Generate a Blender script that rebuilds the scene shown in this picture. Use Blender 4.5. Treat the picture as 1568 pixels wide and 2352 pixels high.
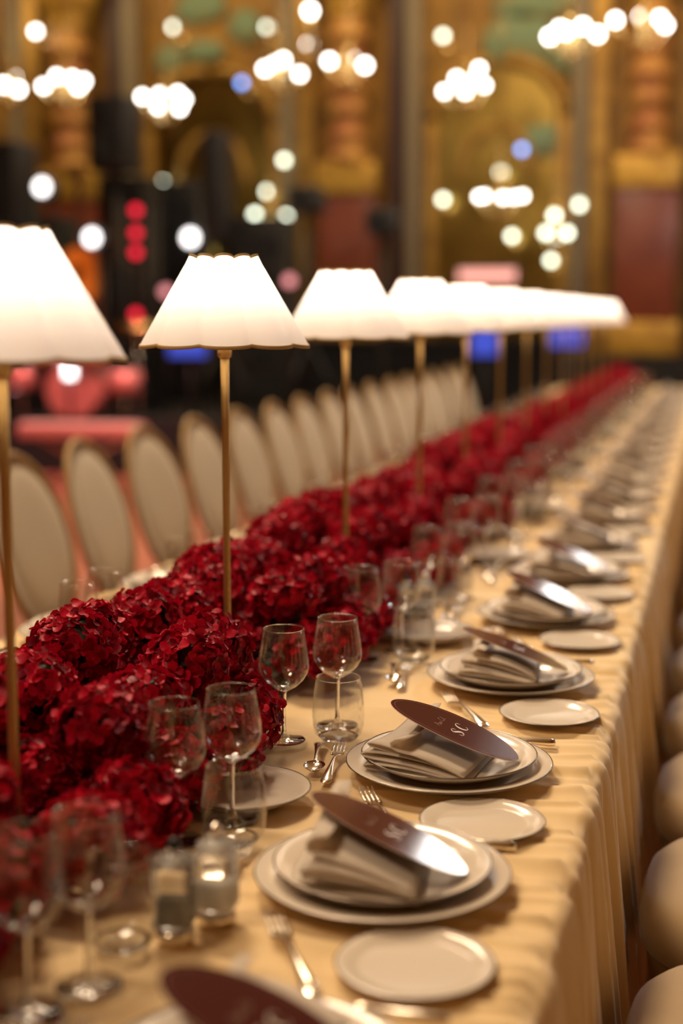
import bpy, bmesh, math, random, bisect
from mathutils import Vector, Matrix
PI = math.pi
for o in list(bpy.data.objects): bpy.data.objects.remove(o)
S = bpy.context.scene
COL = S.collection
TZ = 0.75                                   # table top height
# ------------------------------------------------------------------ camera
cam_d = bpy.data.cameras.new('camera'); cam = bpy.data.objects.new('camera', cam_d); COL.objects.link(cam)
cam.location = (0, 0, 1.444); cam.rotation_euler = (math.radians(90 - 7.86), 0, math.radians(14.713))
cam_d.sensor_fit = 'VERTICAL'; cam_d.sensor_height = 36.0; cam_d.lens = 50.0
cam_d.clip_start = 0.05; cam_d.clip_end = 100
cam_d.dof.use_dof = True; cam_d.dof.focus_distance = 2.22; cam_d.dof.aperture_fstop = 1.4
S.camera = cam
# ------------------------------------------------------------------ world and light
w = bpy.data.worlds.new('world'); S.world = w; w.use_nodes = True
w.node_tree.nodes['Background'].inputs[0].default_value = (0.9, 0.7, 0.5, 1)
w.node_tree.nodes['Background'].inputs[1].default_value = 0.01
S.view_settings.view_transform = 'Standard'; S.view_settings.look = 'None'
S.view_settings.gamma = 1; S.view_settings.use_curve_mapping = False
S.view_settings.exposure = 0.0

def area(name, loc, size, power, color, target):
    d = bpy.data.lights.new(name, 'AREA'); d.shape = 'RECTANGLE'; d.size, d.size_y = size
    d.energy = power; d.color = color
    o = bpy.data.objects.new(name, d); COL.objects.link(o); o.location = loc
    o.rotation_euler = (Vector(target) - Vector(loc)).to_track_quat('-Z', 'Y').to_euler()
    return o
def spot(name, loc, target, power, color, ang=40, r=0.1):
    d = bpy.data.lights.new(name, 'SPOT'); d.energy = power; d.color = color; d.spot_size = math.radians(ang)
    d.spot_blend = 0.6; d.shadow_soft_size = r
    o = bpy.data.objects.new(name, d); COL.objects.link(o); o.location = loc
    o.rotation_euler = (Vector(target) - Vector(loc)).to_track_quat('-Z', 'Y').to_euler()
    return o
WARM = (1.0, 0.76, 0.50)
area('ceiling_light_over_table', (-2.7, 4.6, 6.6), (1.3, 1.3), 300, WARM, (-0.8, 3.6, 0.75))
area('ceiling_light_beyond', (-2.7, 10.0, 6.6), (1.3, 1.3), 300, WARM, (-0.8, 9.5, 0.75))
area('front_fill_light', (-3.0, -1.0, 6.6), (1.3, 1.3), 160, WARM, (-0.4, 2.2, 0.75))  # unseen fill added to brighten napkins, poles and chairs from the camera side
spot('drape_tint_spot', (2.0, 9.0, 4.6), (-0.02, 3.3, 0.35), 420, (0.50, 0.74, 1.0), 17, .12)  # unseen cool spot added to throw blue-grey onto the drape
area('wall_wash_fill', (-4.5, 15.6, 6.6), (16.0, 0.5), 330, (1.0, 0.72, 0.38), (-4.5, 18, 2.2))  # unseen wash added to brighten the back wall
area('cool_side_fill', (4.5, 7.0, 3.0), (1.6, 1.6), 18, (0.65, 0.82, 0.9), (0, 3.5, 0.3))  # unseen cool area light added to tint the right-hand drape
spot('pink_stage_spot', (-4.2, 9.5, 4.6), (-5.5, 11.4, 0.9), 1300, (1.0, 0.28, 0.30), 38)
spot('amber_stage_spot', (-6.5, 10.0, 5.0), (-5.6, 13.0, 1.8), 420, (1.0, 0.40, 0.10), 16)
spot('floor_amber_spot', (-5.0, 8.6, 6.2), (-4.6, 8.2, 0), 1150, (1.0, 0.46, 0.24), 40)

# ------------------------------------------------------------------ materials
M = {}
def mat(name, color, rough=0.5, metal=0.0, **kw):
    m = bpy.data.materials.new(name); m.use_nodes = True
    b = m.node_tree.nodes['Principled BSDF']
    b.inputs['Base Color'].default_value = (*color, 1); b.inputs['Roughness'].default_value = rough
    b.inputs['Metallic'].default_value = metal
    if 'coat' in kw: b.inputs['Coat Weight'].default_value = kw['coat']; b.inputs['Coat Roughness'].default_value = kw.get('coat_r', .1)
    if 'sheen' in kw: b.inputs['Sheen Weight'].default_value = kw['sheen']
    if 'spec' in kw: b.inputs['Specular IOR Level'].default_value = kw['spec']
    if 'sss' in kw: b.inputs['Subsurface Weight'].default_value = kw['sss']; b.inputs['Subsurface Radius'].default_value = (.004, .002, .001)
    nt = m.node_tree
    if 'var' in kw:                                   # (scale, second colour)
        sc, c2 = kw['var']
        tc = nt.nodes.new('ShaderNodeTexCoord'); n = nt.nodes.new('ShaderNodeTexNoise'); n.inputs['Scale'].default_value = sc
        n.inputs['Detail'].default_value = 4
        r = nt.nodes.new('ShaderNodeValToRGB'); r.color_ramp.elements[0].position = .36; r.color_ramp.elements[1].position = .64
        r.color_ramp.elements[0].color = (*color, 1); r.color_ramp.elements[1].color = (*c2, 1)
        nt.links.new(tc.outputs['Object'], n.inputs['Vector']); nt.links.new(n.outputs['Fac'], r.inputs['Fac'])
        nt.links.new(r.outputs['Color'], b.inputs['Base Color'])
    if 'bump' in kw:
        sc, st, di = kw['bump']
        tc = nt.nodes.new('ShaderNodeTexCoord'); n = nt.nodes.new('ShaderNodeTexNoise'); n.inputs['Scale'].default_value = sc
        bp = nt.nodes.new('ShaderNodeBump'); bp.inputs['Strength'].default_value = st; bp.inputs['Distance'].default_value = di
        nt.links.new(tc.outputs['Object'], n.inputs['Vector']); nt.links.new(n.outputs['Fac'], bp.inputs['Height'])
        nt.links.new(bp.outputs['Normal'], b.inputs['Normal'])
    M[name] = m; return m
def emit(name, color, strength):
    m = bpy.data.materials.new(name); m.use_nodes = True; nt = m.node_tree; nt.nodes.clear()
    e = nt.nodes.new('ShaderNodeEmission'); e.inputs[0].default_value = (*color, 1); e.inputs[1].default_value = strength
    o = nt.nodes.new('ShaderNodeOutputMaterial'); nt.links.new(e.outputs[0], o.inputs[0]); M[name] = m; return m
def thin_glass(name):
    m = bpy.data.materials.new(name); m.use_nodes = True; nt = m.node_tree; nt.nodes.clear()
    t = nt.nodes.new('ShaderNodeBsdfTransparent'); t.inputs[0].default_value = (.975, .975, .97, 1)
    g = nt.nodes.new('ShaderNodeBsdfGlossy'); g.inputs['Roughness'].default_value = .03; g.inputs[0].default_value = (1, 1, 1, 1)
    lw0 = nt.nodes.new('ShaderNodeLayerWeight'); lw0.inputs['Blend'].default_value = .5
    pw = nt.nodes.new('ShaderNodeMath'); pw.operation = 'POWER'; pw.inputs[1].default_value = 3.2
    lw = nt.nodes.new('ShaderNodeMath'); lw.operation = 'MULTIPLY_ADD'; lw.inputs[1].default_value = .62; lw.inputs[2].default_value = .04
    nt.links.new(lw0.outputs['Facing'], pw.inputs[0]); nt.links.new(pw.outputs[0], lw.inputs[0])
    mx = nt.nodes.new('ShaderNodeMixShader'); o = nt.nodes.new('ShaderNodeOutputMaterial')
    nt.links.new(lw.outputs[0], mx.inputs[0]); nt.links.new(t.outputs[0], mx.inputs[1]); nt.links.new(g.outputs[0], mx.inputs[2])
    nt.links.new(mx.outputs[0], o.inputs[0]); M[name] = m; return m
def shade_mat(name):
    m = bpy.data.materials.new(name); m.use_nodes = True; nt = m.node_tree; nt.nodes.clear()
    t = nt.nodes.new('ShaderNodeBsdfTranslucent'); t.inputs[0].default_value = (.93, .88, .84, 1)
    d = nt.nodes.new('ShaderNodeBsdfDiffuse'); d.inputs[0].default_value = (.9, .85, .78, 1)
    mx = nt.nodes.new('ShaderNodeMixShader'); mx.inputs[0].default_value = .45; o = nt.nodes.new('ShaderNodeOutputMaterial')
    nt.links.new(t.outputs[0], mx.inputs[1]); nt.links.new(d.outputs[0], mx.inputs[2]); nt.links.new(mx.outputs[0], o.inputs[0]); M[name] = m; return m
def petal_mat(name, c1, c2):
    m = bpy.data.materials.new(name); m.use_nodes = True; nt = m.node_tree; b = nt.nodes['Principled BSDF']
    b.inputs['Roughness'].default_value = .40; b.inputs['Specular IOR Level'].default_value = .45; b.inputs['Specular Tint'].default_value = (1, .30, .40, 1)
    geo = nt.nodes.new('ShaderNodeNewGeometry'); oi = nt.nodes.new('ShaderNodeObjectInfo')
    ad = nt.nodes.new('ShaderNodeMath'); ad.operation = 'ADD'; fr = nt.nodes.new('ShaderNodeMath'); fr.operation = 'FRACT'
    r = nt.nodes.new('ShaderNodeValToRGB'); r.color_ramp.elements[0].color = (*c1, 1); r.color_ramp.elements[1].color = (*c2, 1)
    nt.links.new(geo.outputs['Random Per Island'], ad.inputs[0]); nt.links.new(oi.outputs['Random'], ad.inputs[1])
    nt.links.new(ad.outputs[0], fr.inputs[0]); nt.links.new(fr.outputs[0], r.inputs['Fac']); nt.links.new(r.outputs['Color'], b.inputs['Base Color'])
    tr = nt.nodes.new('ShaderNodeBsdfTranslucent'); tr.inputs[0].default_value = (c2[0], c2[1], c2[2], 1)
    mx = nt.nodes.new('ShaderNodeMixShader'); mx.inputs[0].default_value = .22; o = nt.nodes['Material Output']
    nt.links.new(b.outputs[0], mx.inputs[1]); nt.links.new(tr.outputs[0], mx.inputs[2]); nt.links.new(mx.outputs[0], o.inputs[0]); M[name] = m
mat('cloth', (.84, .62, .33), .85, sheen=.2, bump=(700, .12, .001))
mat('napkin', (.90, .82, .72), .9, sheen=.2, bump=(900, .15, .001))
_n = M['napkin'].node_tree; _t = _n.nodes.new('ShaderNodeBsdfTranslucent'); _t.inputs[0].default_value = (.85, .74, .60, 1); _x = _n.nodes.new('ShaderNodeMixShader'); _x.inputs[0].default_value = .42
_n.links.new(_n.nodes['Principled BSDF'].outputs[0], _x.inputs[1]); _n.links.new(_t.outputs[0], _x.inputs[2]); _n.links.new(_x.outputs[0], _n.nodes['Material Output'].inputs[0])
mat('porcelain', (.72, .63, .52), .13, spec=.42)
mat('platinum', (.16, .13, .11), .22, 1)
mat('silver', (.86, .78, .66), .16, 1)
mat('gilt', (.80, .58, .24), .22, 1)
mat('brass', (.55, .36, .13), .42, .8)
mat('hem', (.50, .34, .13), .7)
mat('burgundy', (.066, .008, .008), .14, spec=.42)
mat('card_edge', (.7, .55, .45), .6)
mat('silver_print', (.80, .74, .68), .35, .3)
mat('name_print', (.30, .19, .12), .5)
mat('ring_print', (.30, .13, .10), .5)
mat('upholstery', (.46, .39, .28), .9, sheen=.3, bump=(500, .2, .001))
mat('seat_cloth', (.40, .28, .15), .9, sheen=.3, bump=(500, .2, .001))
mat('chair_wood', (.34, .21, .07), .5, .2)
mat('floor', (.30, .10, .065), .55, var=(1.2, (.36, .14, .09)))
mat('black_cloth', (.006, .006, .007), .8)
mat('black_plastic', (.010, .010, .011), .5)
mat('gold_wall', (.17, .085, .010), .55, .15, var=(2.6, (.33, .17, .02)))
mat('gold_trim', (.42, .25, .05), .42, .5, var=(5, (.26, .14, .03)))
mat('gold_bright', (.62, .38, .06), .4, .5, var=(6, (.40, .22, .04)))
mat('ornate', (.30, .10, .04), .45, .3, var=(3.2, (.55, .30, .07)))
mat('red_marble', (.20, .045, .018), .35, var=(3, (.15, .03, .014)))
mat('stone_grey', (.20, .16, .10), .6)
mat('dark_wood', (.035, .010, .008), .5)
mat('mirror', (.36, .23, .05), .28, 1, var=(1.3, (.20, .13, .03)))
mat('teal_reflection', (.13, .24, .15), .6, var=(3, (.20, .22, .10)))  # flat teal standing for the vault mirrored in the wall
mat('ceiling', (.45, .33, .16), .8)
mat('pink_shell', (.55, .20, .18), .3, .2)
mat('orange_lacquer', (.70, .25, .05), .3, coat=.5)
mat('skin_drum', (.75, .6, .55), .5)
mat('peppercorn', (.035, .035, .02), .7, bump=(300, 1, .003))
mat('salt', (.85, .82, .76), .8)
mat('leaf', (.010, .022, .008), .6)
petal_mat('petal', (.075, .0005, .004), (.60, .004, .026))
thin_glass('glass'); shade_mat('shade')
g = mat('solid_glass', (1, 1, 1), .02); g.node_tree.nodes['Principled BSDF'].inputs['Transmission Weight'].default_value = 1
g = mat('acrylic', (.95, .95, .93), .05); g.node_tree.nodes['Principled BSDF'].inputs['Transmission Weight'].default_value = .85
emit('bulb', (1, .85, .66), 12)
emit('bulb_white', (1, .93, .82), 15); emit('bulb_soft', (.80, .86, .66), 9); emit('bulb_glare', (1, .96, .92), 60); emit('bulb_blue', (.22, .42, 1), 6)
emit('par_white', (1, .95, .93), 5); emit('led_red', (1, .02, .05), 2.2); emit('led_blue', (.07, .10, .62), 1.0)
emit('led_peach', (1, .42, .33), 1.6); emit('led_pink', (1, .35, .35), 1.5)

# ------------------------------------------------------------------ helpers
def link(name, me, m, parent=None, loc=(0, 0, 0), rot=(0, 0, 0)):
    o = bpy.data.objects.new(name, me); COL.objects.link(o)
    if m is not None and not me.materials: me.materials.append(M[m])
    o.location = loc; o.rotation_euler = rot
    if parent: o.parent = parent
    return o
def py(name, verts, faces, m, parent=None, loc=(0, 0, 0), rot=(0, 0, 0), smooth=True):
    me = bpy.data.meshes.new(name); me.from_pydata(verts, [], faces); me.update()
    if smooth: me.polygons.foreach_set('use_smooth', [True] * len(me.polygons))
    return link(name, me, m, parent, loc, rot)
def thing(name, label, cat, loc=(0, 0, 0), rz=0, group=None):
    o = bpy.data.objects.new(name, None); COL.objects.link(o); o.empty_display_size = .05
    o.location = loc; o.rotation_euler = (0, 0, rz); tag(o, label, cat, group); return o
def tag(o, label, cat, group=None):
    o['label'] = label; o['category'] = cat
    if group: o['group'] = group
    return o
def struct(o): o['kind'] = 'structure'; return o
KIDS = {}
def dup(root, loc, rz=0, label=None, rot=None):
    r = root.copy(); COL.objects.link(r); r.location = loc; r.rotation_euler = rot if rot else (0, 0, rz)
    if label: r['label'] = label
    for ch in list(root.children):
        c = ch.copy(); COL.objects.link(c); c.parent = r
        for gch in list(ch.children):
            d = gch.copy(); COL.objects.link(d); d.parent = c
    return r
def lathe_data(prof, n=48, closed=False, sx=1, sy=1):
    v = []; f = []
    for (r, z) in prof:
        for i in range(n):
            a = 2 * PI * i / n; v.append((r * math.cos(a) * sx, r * math.sin(a) * sy, z))
    k = len(prof)
    for j in range(k - 1 if not closed else k):
        j2 = (j + 1) % k
        for i in range(n):
            i2 = (i + 1) % n; f.append((j * n + i, j * n + i2, j2 * n + i2, j2 * n + i))
    if not closed:
        if prof[0][0] > 1e-4: f.append(tuple(range(n - 1, -1, -1)))
        if prof[-1][0] > 1e-4: f.append(tuple((k - 1) * n + i for i in range(n)))
    return v, f
def lathe(name, prof, m, parent=None, n=48, closed=False, loc=(0, 0, 0), rot=(0, 0, 0), sx=1, sy=1):
    v, f = lathe_data(prof, n, closed, sx, sy)
    return py(name, v, f, m, parent, loc, rot)
def box_data(v, f, c, s, rotz=0):
    b = len(v); cx, cy, cz = c; hx, hy, hz = s[0] / 2, s[1] / 2, s[2] / 2
    ca, sa = math.cos(rotz), math.sin(rotz)
    for dz in (-hz, hz):
        for dx, dy in ((-hx, -hy), (hx, -hy), (hx, hy), (-hx, hy)):
            v.append((cx + dx * ca - dy * sa, cy + dx * sa + dy * ca, cz + dz))
    for q in ((3, 2, 1, 0), (4, 5, 6, 7), (0, 1, 5, 4), (1, 2, 6, 5), (2, 3, 7, 6), (3, 0, 4, 7)): f.append(tuple(b + i for i in q))
def box(name, c, s, m, parent=None, bevel=0.0, rot=(0, 0, 0)):
    v, f = [], []; box_data(v, f, (0, 0, 0), s)
    o = py(name, v, f, m, parent, c, rot, smooth=False)
    if bevel:
        bm = bmesh.new(); bm.from_mesh(o.data)
        bmesh.ops.bevel(bm, geom=bm.edges[:] + bm.verts[:], offset=bevel, segments=3, affect='EDGES', profile=.5)
        bm.to_mesh(o.data); bm.free(); o.data.polygons.foreach_set('use_smooth', [True] * len(o.data.polygons))
    return o
def tube_data(v, f, pts, rad, n=8, caps=True):
    pts = [Vector(p) for p in pts]; b0 = len(v); K = len(pts)
    rr = rad if isinstance(rad, (list, tuple)) else [rad] * K
    ref = Vector((0, 0, 1))
    t0 = (pts[1] - pts[0]).normalized()
    if abs(t0.dot(ref)) > .9: ref = Vector((1, 0, 0))
    for k in range(K):
        t = (pts[min(k + 1, K - 1)] - pts[max(k - 1, 0)]).normalized()
        a = t.cross(ref).normalized(); c = a.cross(t).normalized()
        for i in range(n):
            an = 2 * PI * i / n; v.append(tuple(pts[k] + a * (rr[k] * math.cos(an)) + c * (rr[k] * math.sin(an))))
    for k in range(K - 1):
        for i in range(n):
            i2 = (i + 1) % n; f.append((b0 + k * n + i, b0 + k * n + i2, b0 + (k + 1) * n + i2, b0 + (k + 1) * n + i))
    if caps: f.append(tuple(b0 + i for i in range(n - 1, -1, -1))); f.append(tuple(b0 + (K - 1) * n + i for i in range(n)))
def tube(name, pts, rad, m, parent=None, n=8, loc=(0, 0, 0), rot=(0, 0, 0)):
    v, f = [], []; tube_data(v, f, pts, rad, n); return py(name, v, f, m, parent, loc, rot)
def sphere(name, c, r, m, parent=None, n=16):
    prof = [(max(r * math.sin(PI * k / 10), 0 if k in (0, 10) else 0), -r * math.cos(PI * k / 10)) for k in range(11)]
    prof[0] = (1e-5, -r); prof[-1] = (1e-5, r)
    return lathe(name, prof, m, parent, n, loc=c)
ORD = ['first', 'second', 'third', 'fourth', 'fifth', 'sixth', 'seventh', 'eighth', 'ninth', 'tenth', 'eleventh', 'twelfth',
       'thirteenth', 'fourteenth', 'fifteenth', 'sixteenth', 'seventeenth', 'eighteenth', 'nineteenth', 'twentieth',
       'twenty-first', 'twenty-second', 'twenty-third', 'twenty-fourth', 'twenty-fifth', 'twenty-sixth']

# ------------------------------------------------------------------ photo direction helper (places distant lamps and reflections at a chosen depth)
_R = cam.rotation_euler.to_matrix()
def at_y(px, pyy, y):
    d = _R @ Vector(((px - 784) / 3267.0, (1176 - pyy) / 3267.0, -1)); t = y / d.y
    return Vector((d.x * t, d.y * t, 1.444 + d.z * t))

# ------------------------------------------------------------------ room
YW = 18.0; XL, XR, YB, ZC = -13.0, 6.0, -4.0, 7.0
fl = struct(box('floor', ((XL + XR) / 2, (YW + YB) / 2, -.05), (XR - XL + .4, YW - YB + .4, .1), 'floor'))
struct(box('ceiling', ((XL + XR) / 2, (YW + YB) / 2, ZC + .05), (XR - XL + .4, YW - YB + .4, .1), 'ceiling'))
wb = struct(box('wall_back', ((XL + XR) / 2, YW + .1, ZC / 2), (XR - XL, .2, ZC), 'gold_wall'))
struct(box('wall_left', (XL - .1, (YW + YB) / 2, ZC / 2), (.2, YW - YB, ZC), 'gold_wall'))
struct(box('wall_right', (XR + .1, (YW + YB) / 2, ZC / 2), (.2, YW - YB, ZC), 'gold_wall'))
struct(box('wall_front', ((XL + XR) / 2, YB - .1, ZC / 2), (XR - XL, .2, ZC), 'gold_wall'))
bb = struct(box('baseboard_back', ((XL + XR) / 2, YW - .33, .48), (XR - XL, .62, .96), 'black_cloth'))
wl = Vector(wb.location)
def wpart(name, c, s, m, bevel=0.0):
    o = box(name, (c[0] - wl.x, c[1] - wl.y, c[2] - wl.z), s, m, wb, bevel); return o
COLX = [-8.35, -4.57, -.87, 2.83]
for cx in COLX:
    wpart('pedestal', (cx, YW - .22, 1.17), (.86, .44, .42), 'gold_bright', .03)
    wpart('marble_panel', (cx, YW - .20, 2.17), (.74, .40, 1.58), 'red_marble', .02)
    wpart('gilded_block', (cx, YW - .22, 3.15), (.80, .44, .40), 'gold_bright', .03)
    prof = []
    for k in range(41):                                   # turned, garlanded shaft
        z = k / 40 * 1.75; prof.append((.24 + .025 * math.sin(z * 9) + .03 * math.sin(z * 21 + 1), z))
    lathe('column_shaft', prof, 'ornate', wb, 20, loc=(cx - wl.x, YW - .22 - wl.y, 3.35 - wl.z))
    lathe('capital', [(.25, 0), (.30, .04), (.27, .10), (.33, .22), (.44, .42), (.46, .50), (.40, .52)], 'gold_bright', wb, 20,
          loc=(cx - wl.x, YW - .22 - wl.y, 5.10 - wl.z))
    wpart('entablature', (cx, YW - .3, 5.95), (1.0, .6, .66), 'gold_trim', .04)
    for s in (-1, 1):
        wpart('side_pilaster', (cx + s * .60, YW - .10, 3.3), (.20, .20, 4.7), 'dark_wood' if s > 0 else 'gold_trim', .01)
        wpart('stone_strip', (cx + s * .82, YW - .12, 3.3), (.18, .24, 4.7), 'stone_grey', .01)
for a, b in zip(COLX[:-1], COLX[1:]):
    cx = (a + b) / 2; hw = (b - a) / 2 - 1.02
    for s in (-1, 1): wpart('frame_upright', (cx + s * hw, YW - .07, 2.4), (.16, .16, 2.9), 'gold_trim', .02)
    n = 20; v, f = [], []
    tube_data(v, f, [(cx + hw * math.cos(PI * k / n) - wl.x, YW - .07 - wl.y, 3.85 + hw * .85 * math.sin(PI * k / n) - wl.z) for k in range(n + 1)], .10, 8)
    py('arch_moulding', v, f, 'gold_trim', wb)
    v, f = [], []
    tube_data(v, f, [(cx + hw * .55 * math.cos(PI * k / n) - wl.x, YW - .05 - wl.y, 3.1 + hw * .8 * math.sin(PI * k / n) - wl.z) for k in range(n + 1)], .06, 8)
    py('inner_arch', v, f, 'gold_trim', wb)
    # arched mirror, 2 cm thick
    pts = [(cx - hw + .05, .97), (cx + hw - .05, .97)] + [(cx + (hw - .05) * math.cos(PI * k / 16), 3.85 + (hw - .05) * .85 * math.sin(PI * k / 16)) for k in range(17)]
    v = [(x - wl.x, YW - .03 - wl.y, z - wl.z) for x, z in pts] + [(x - wl.x, YW - .002 - wl.y, z - wl.z) for x, z in pts]
    N = len(pts); f = [tuple(range(N)), tuple(range(2 * N - 1, N - 1, -1))] + [(i, N + i, N + (i + 1) % N, (i + 1) % N) for i in range(N)]
    py('arched_mirror', v, f, 'mirror', wb, smooth=False)
for mx_, my_, rw, rh in ((1250, 322, .30, .18), (1192, 92, .42, .32), (1320, 130, .3, .2), (468, 118, .26, .13), (388, 138, .18, .18), (1230, 10, .5, .16), (460, 14, .32, .2), (560, 60, .2, .2)):  # ovals that paint mirror reflections of the vault onto the wall
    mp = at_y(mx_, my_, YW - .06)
    lathe('painted_reflection', [(1e-4, -.02), (1, -.02), (1.08, 0), (1.0, .02), (1e-4, .02)], 'teal_reflection', wb, 28, loc=mp - wl, rot=(PI / 2, 0, 0), sx=rw, sy=rh)
wpart('cornice', ((XL + XR) / 2, YW - .2, 6.45), (XR - XL, .4, .3), 'gold_bright', .03)
for s, z in ((1, 1.0),): wpart('dado_rail', ((XL + XR) / 2, YW - .05, 1.0), (XR - XL, .1, .08), 'gold_trim', .01)

# ------------------------------------------------------------------ stage and band equipment
st = thing('stage', 'low black draped stage along the back left of the hall', 'stage', (-8.3, 14.3, 0))
box('stage_deck', (0, 0, .46), (9.0, 4.6, .08), 'black_plastic', st)
v, f = [], []                                               # pleated black skirt
N = 360
for k in range(N + 1):
    x = -4.5 + 9.0 * k / N; y = -2.33 + .03 * math.sin(k * 1.1)
    v += [(x, y, 0.0), (x, y, .44)]
for k in range(N): f.append((2 * k, 2 * k + 2, 2 * k + 3, 2 * k + 1))
py('skirt', v, f, 'black_cloth', st)
bar = thing('equipment_screen', 'long black draped screen behind the far chairs', 'screen', (-4.9, 16.85, 0))
v, f = [], []
for k in range(401):
    x = -3.3 + 6.4 * k / 400; y = .04 * math.sin(k * .9); v += [(x, y, 0), (x, y, 1.13)]
for k in range(400): f.append((2 * k, 2 * k + 2, 2 * k + 3, 2 * k + 1))
py('drape', v, f, 'black_cloth', bar); box('top_rail', (-.1, 0, 1.15), (6.4, .09, .05), 'black_plastic', bar)

def speaker(px, top, bot, wpx, y, label, zfloor):
    a = at_y(px, top, y); b = at_y(px, bot, y); wd = wpx / 3267 * y; h = a.z - b.z
    t = thing('loudspeaker', label, 'loudspeaker', (a.x, y, b.z))
    box('cabinet', (0, 0, h / 2), (wd, .4, h), 'black_plastic', t, .03)
    lathe('woofer', [(1e-4, .02), (wd * .3, 0), (wd * .36, .02), (wd * .38, 0)], 'black_cloth', t, 24, loc=(0, -.205, h * .35), rot=(PI / 2, 0, 0))
    lathe('tweeter', [(1e-4, .01), (wd * .14, 0), (wd * .16, .01)], 'black_cloth', t, 20, loc=(0, -.205, h * .75), rot=(PI / 2, 0, 0))
    tube('pole', [(0, 0, zfloor - b.z), (0, 0, .02)], .03, 'black_plastic', t)
    for k in range(3):
        an = k * 2.094; tube('leg', [(0, 0, .7 + zfloor - b.z), (.4 * math.cos(an), .4 * math.sin(an), zfloor - b.z + .01)], .02, 'black_plastic', t)
speaker(262, 225, 395, 100, 13.0, 'large black loudspeaker raised highest on a stand at the left', .5)
speaker(500, 305, 560, 48, 13.6, 'narrow black column loudspeaker on stage', .5)
speaker(705, 430, 490, 70, 13.8, 'small black stage monitor high on a stand', .5)
speaker(880, 480, 540, 66, 14.6, 'small black monitor before the maroon column', 0)
for px, w_, y, tp, lab in ((300, 120, 14.0, 410, 'tall black amplifier rack behind the red lights'), (430, 90, 14.95, 420, 'black cabinet stack beside the second white stage lamp'),
                      (600, 150, 14.3, 500, 'wide black equipment rack near centre of stage'), (30, 70, 13.0, 330, 'tall black rack at the far left of stage'), (110, 110, 14.0, 500, 'low black rack below the left stage lamp')):
    a = at_y(px, tp, y); t = thing('equipment_rack', lab, 'rack', (a.x, y, .5)); h = a.z - .5; wd = w_ / 3267 * y
    box('case', (0, 0, h / 2), (wd, .5, h), 'black_plastic', t, .02)
    for q in range(5): box('rack_panel', (0, -.255, h * (.12 + .18 * q)), (wd * .85, .02, h * .13), 'black_cloth', t)
# tower of red lights
a = at_y(311, 483, 12.9); t = thing('light_tower', 'black tower carrying four glowing red lights', 'light tower', (a.x, 12.95, .5))
v, f = [], []
for sx in (-.12, .12):
    for sy in (-.06, .18): tube_data(v, f, [(sx, sy, 0), (sx, sy, 2.0)], .018, 6)
for k in range(8): tube_data(v, f, [(-.12 * (-1) ** k, -.06, k * .25), (.12 * (-1) ** k, -.06, k * .25 + .25)], .01, 5)
py('truss', v, f, 'black_plastic', t)
for yy in (483, 535, 580, 722):
    p = at_y(312, yy, 12.85); o = sphere('red_lamp', (p.x - a.x, -.10, p.z - .5), .045, 'led_red', t)
# white stage lamps
for px, yy, y, lab in ((90, 428, 12.4, 'white stage lamp highest at the left'), (205, 545, 12.4, 'white stage lamp right above the orange guitar'), (432, 545, 12.4, 'white stage lamp just above the second lampshade')):
    p = at_y(px, yy, y); t = thing('stage_lamp', lab, 'stage lamp', (p.x, y + .3, .5)); h = p.z - .5
    tube('stand', [(0, 0, 0), (0, 0, h)], .02, 'black_plastic', t)
    lathe('housing', [(.05, .0), (.10, .05), (.11, .22), (.10, .22), (.09, .2)], 'black_plastic', t, 20, loc=(0, 0, h), rot=(PI / 2, 0, 0))
    lathe('lens', [(1e-4, .01), (.06, .005), (.068, 0), (1e-4, -.005)], 'par_white', t, 24, loc=(0, -.245, h), rot=(PI / 2, 0, 0))
# orange guitar
p = at_y(185, 640, 12.7)
t = thing('guitar', 'orange lacquered guitar standing upright on the stage, lit amber', 'guitar', (p.x, 12.7, .5)); h = p.z - .5
def slab(name, pts, th, m, parent, loc=(0, 0, 0), rot=(0, 0, 0)):
    N = len(pts); v = [(x, -th / 2, z) for x, z in pts] + [(x, th / 2, z) for x, z in pts]
    f = [tuple(range(N)), tuple(range(2 * N - 1, N - 1, -1))] + [(i, N + i, N + (i + 1) % N, (i + 1) % N) for i in range(N)]
    return py(name, v, f, m, parent, loc, rot, smooth=False)
slab('body', [((.23 - .05 * math.cos(2 * a_)) * math.cos(a_) * .9, .27 * math.sin(a_) + .02) for a_ in [2 * PI * k / 40 for k in range(40)]], .1, 'orange_lacquer', t, (0, 0, h))
lathe('sound_hole', [(1e-4, 0), (.05, 0), (.055, .01), (.06, 0)], 'black_plastic', t, 20, loc=(-.02, -.052, h + .06), rot=(PI / 2, 0, 0))
box('neck', (0, 0, h + .6), (.05, .04, .7), 'dark_wood', t); box('headstock', (0, 0, h + 1.0), (.08, .03, .16), 'dark_wood', t)
tube('stand', [(0, .1, 0), (0, .06, h)], .015, 'black_plastic', t)
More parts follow.
